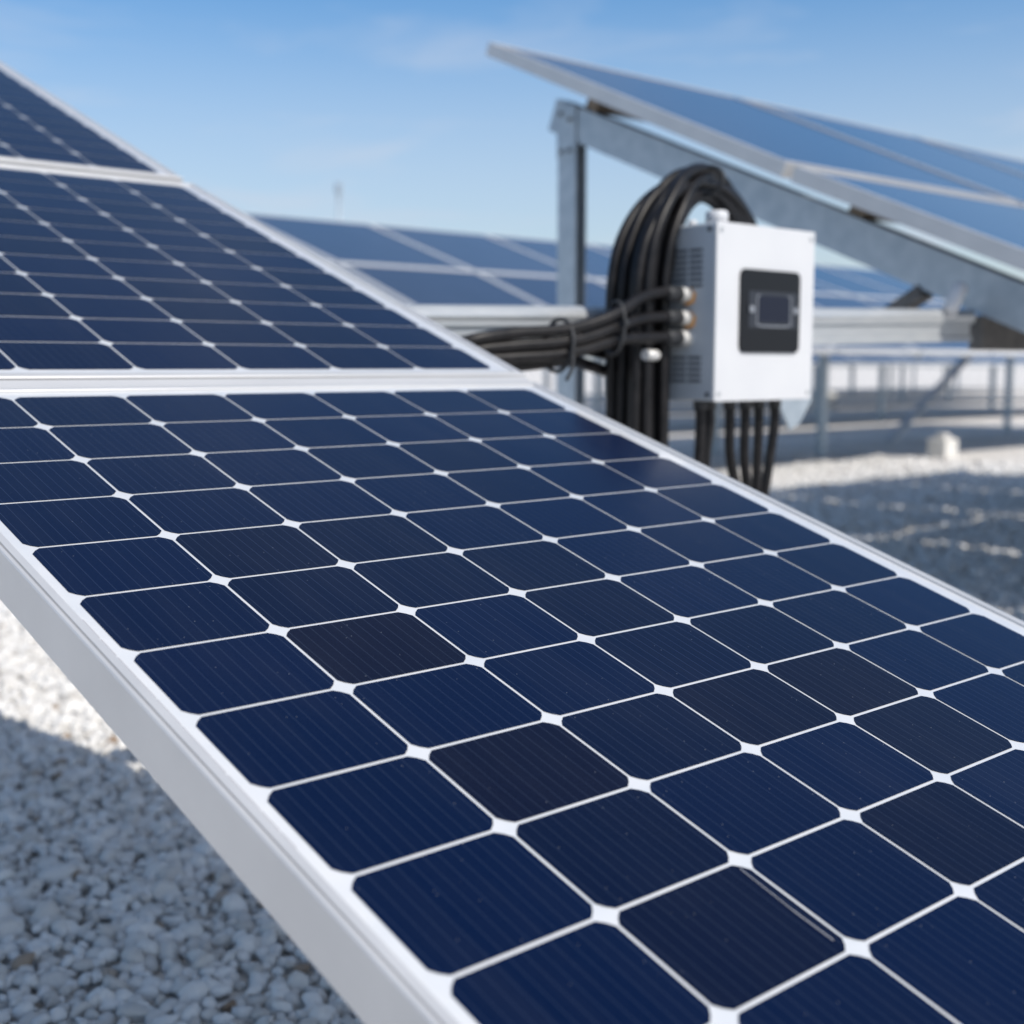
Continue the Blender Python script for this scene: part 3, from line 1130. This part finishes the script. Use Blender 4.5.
# cable ties round the bundle
for (x, y, z, ry, rz, lbl) in ((2.082, 1.980, .084 + HC, .030, .058, 'black cable tie round the bundle beside the coil'),
                               (1.935, 2.005, .045 + HC, .045, .056, 'black cable tie farther left on the bundle, its loose tail hanging')):
    q = MB()
    ring = [(x + .006 * math.sin(a), y + ry * math.cos(a), z + rz * math.sin(a)) for a in [2 * math.pi * i / 26 for i in range(26)]]
    q.tube(ring, .0048, 8, closed=True)
    if rz == .056:
        q.tube(spline([(x, y - ry, z - .02), (x - .008, y - ry - .004, z - .05), (x - .02, y - ry, z - .075)], 5), .004, 8)
    else:
        q.box((x, y - ry - .003, z + .012), (.014, .010, .012))
    o = q.build('cable_tie', M['slot'])
    tag(o, lbl, 'cable tie')
# pale clip on the coil below the glands
q = MB()
q.tube([(2.196, 1.992, .026 + HC), (2.234, 1.992, .025 + HC), (2.240, 1.992, .025 + HC)], [.0125, .0125, .009], 14)
tag(q.build('cable_clip', M['nylon']), 'small off white clip on the coil below the lowest gland', 'clip')
# five cables hanging from the underside
for k, (ux, uy) in enumerate(UND):
    tx = (2.362, 2.395, 2.545, 2.575, 2.600, 2.622)[k]
    P = [(ux, uy, -.095), (ux + .002, uy, -.14), (ux + (tx - ux) * .2 + random.uniform(-.006, .006), uy + .004, -.22),
         (ux + (tx - ux) * .8, uy + .012, -.34), (tx, uy + .02, -.44), (tx - .02, uy + .05, -.60), (tx - .08, uy + .12, -.82), (tx - .2, uy + .15, -1.0), (tx - .4, uy + .2, -1.085)]
    q = MB()
    q.tube([(p[0], p[1], p[2] + HC) for p in spline(P, 8)], .0128, 12)
    o = q.build('cable', M['rubber'])
    tag(o, f'black cable hanging under the inverter box, {ORD[k]} of six from the left', 'cable', 'cables hanging under the inverter')


# ------------------------------------------------------------------ far rows of tables
def row(y_top, z_top, x0, n, Wd, L_up, t_up, L_lo, t_lo, parts, lab_u, lab_l, group, rack_label, step=5.1, brace=False):
    zt = z_top + HC
    y1, z1 = y_top - L_up * math.cos(t_up), zt - L_up * math.sin(t_up)
    y2, z2 = y1 - .02 - L_lo * math.cos(t_lo), z1 - .01 - L_lo * math.sin(t_lo)
    for i in range(n):
        x = x0 + i * (Wd + .03)
        plain_panel(Wd, L_up, (x, y1, z1), t_up, lab_u(i), group, 'far_alu', parts)
        plain_panel(Wd, L_lo, (x, y2, z2), t_lo, lab_l(i), group, 'far_alu', parts)
    x1 = x0 + n * (Wd + .03)
    root = empty('table_rack', (x0, y_top, 0))
    tag(root, rack_label, 'rack')
    tm = (t_up + t_lo) / 2

    def zat(y):
        return zt - (y_top - y) * math.tan(t_up) if y > y1 else z1 - (y1 - y) * math.tan(t_lo)
    for yy in (y_top - .45, y1 + .35, y1 - .45, y2 + .35):
        q = MB()
        q.bar((x0 + .05, yy, zat(yy) - .085), (x1 - .08, yy, zat(yy) - .085), .05, .07)
        part(q, 'purlin', M['galv'], root)
    k = 0
    x = x0 + .5
    while x < x1 - .3:
        ya, yb = y_top - .35, y1 - .3
        for yy in (ya, yb):
            q = MB()
            q.bar((x, yy, -.1), (x, yy, zat(yy) - .20), .09, .09, up=(0, 1, 0))
            part(q, 'post', M['galv'], root)
        q = MB()
        a, b = Vector((x, ya + .2, zat(ya + .2) - .165)), Vector((x, y2 + .3, zat(y2 + .3) - .165))
        q.bar(a, b, .06, .09)
        part(q, 'rafter', M['galv'], root)
        x += step
        k += 1
    return root, y1, y2, x1


G2 = 'panels of the nearest distant row'
r2, y1, y2, x1 = row(10.8, 1.43, 4.70, 12, 1.50, 1.75, R(18.5), 1.97, R(20.6), True,
                     lambda i: f'blurred upper tier panel of the nearest distant row, {ORD[i]} from its left end',
                     lambda i: f'blurred lower tier panel of the nearest distant row, {ORD[i]} from its left end', G2,
                     'grey steel rack with thin legs under the nearest distant row', 7.65)
# crossing braces between its rear legs
for xa, xb in ((16.8, 19.6),):
    q = MB()
    q.bar((xa, 10.38, .0), (xb, 10.38, 1.60), .05, .14, up=(0, 1, 0))
    part(q, 'brace', M['white'], r2)  # white colour stands in for sunlight on the grey bar
G3 = 'panels of the rows farther back'
for (yt, x0, n, word) in ((16.6, 15.2, 12, 'second'), (22.2, 20.2, 15, 'third'), (27.8, 26.0, 17, 'fourth'), (33.4, 32.0, 20, 'fifth')):
    row(yt, 1.43, x0, n, 1.50, 1.75, R(18.5), 2.30, R(20.5), False,
        lambda i, w_=word: f'tiny upper tier panel in the {w_} row behind, seen only past nearer racks',
        lambda i, w_=word: f'tiny lower tier panel in the {w_} row behind, seen only past nearer racks', G3 + ' ' + word,
        f'rack of thin grey legs under the {word} distant row', 7.65)

# ballast blocks by the far legs
for (x, y, s, lbl) in ((14.3, 8.10, .25, 'white concrete block on the gravel strip at right'),
                       (27.5, 18.9, .46, 'small pale concrete block beside the inverter box, far off'),):
    q = MB()
    q.box((0, 0, s * .5 - .02), (s * 1.15, s, s), bevel=.012)
    q.box((0, 0, s + .01), (s * .5, s * .5, .06), bevel=.01)
    o = q.build('concrete_block', M['conc'])
    o.location = (x, y, 0)
    tag(o, lbl, 'block')

# ------------------------------------------------------------------ far mast
ms = empty('mast', (33.9, 49.5, 0))
tag(ms, 'faint thin grey mast standing against the sky beyond the panels', 'mast')
q = MB()
q.tube([(33.9, 49.5, -.2), (33.9, 49.5, 5), (33.9, 49.5, 9.2)], [.12, .09, .07], 12)
part(q, 'pole', M['galv'], ms)
q = MB()
q.box((33.9, 49.5, 9.1), (.28, .28, .5), bevel=.06)
part(q, 'head', M['galv'], ms)
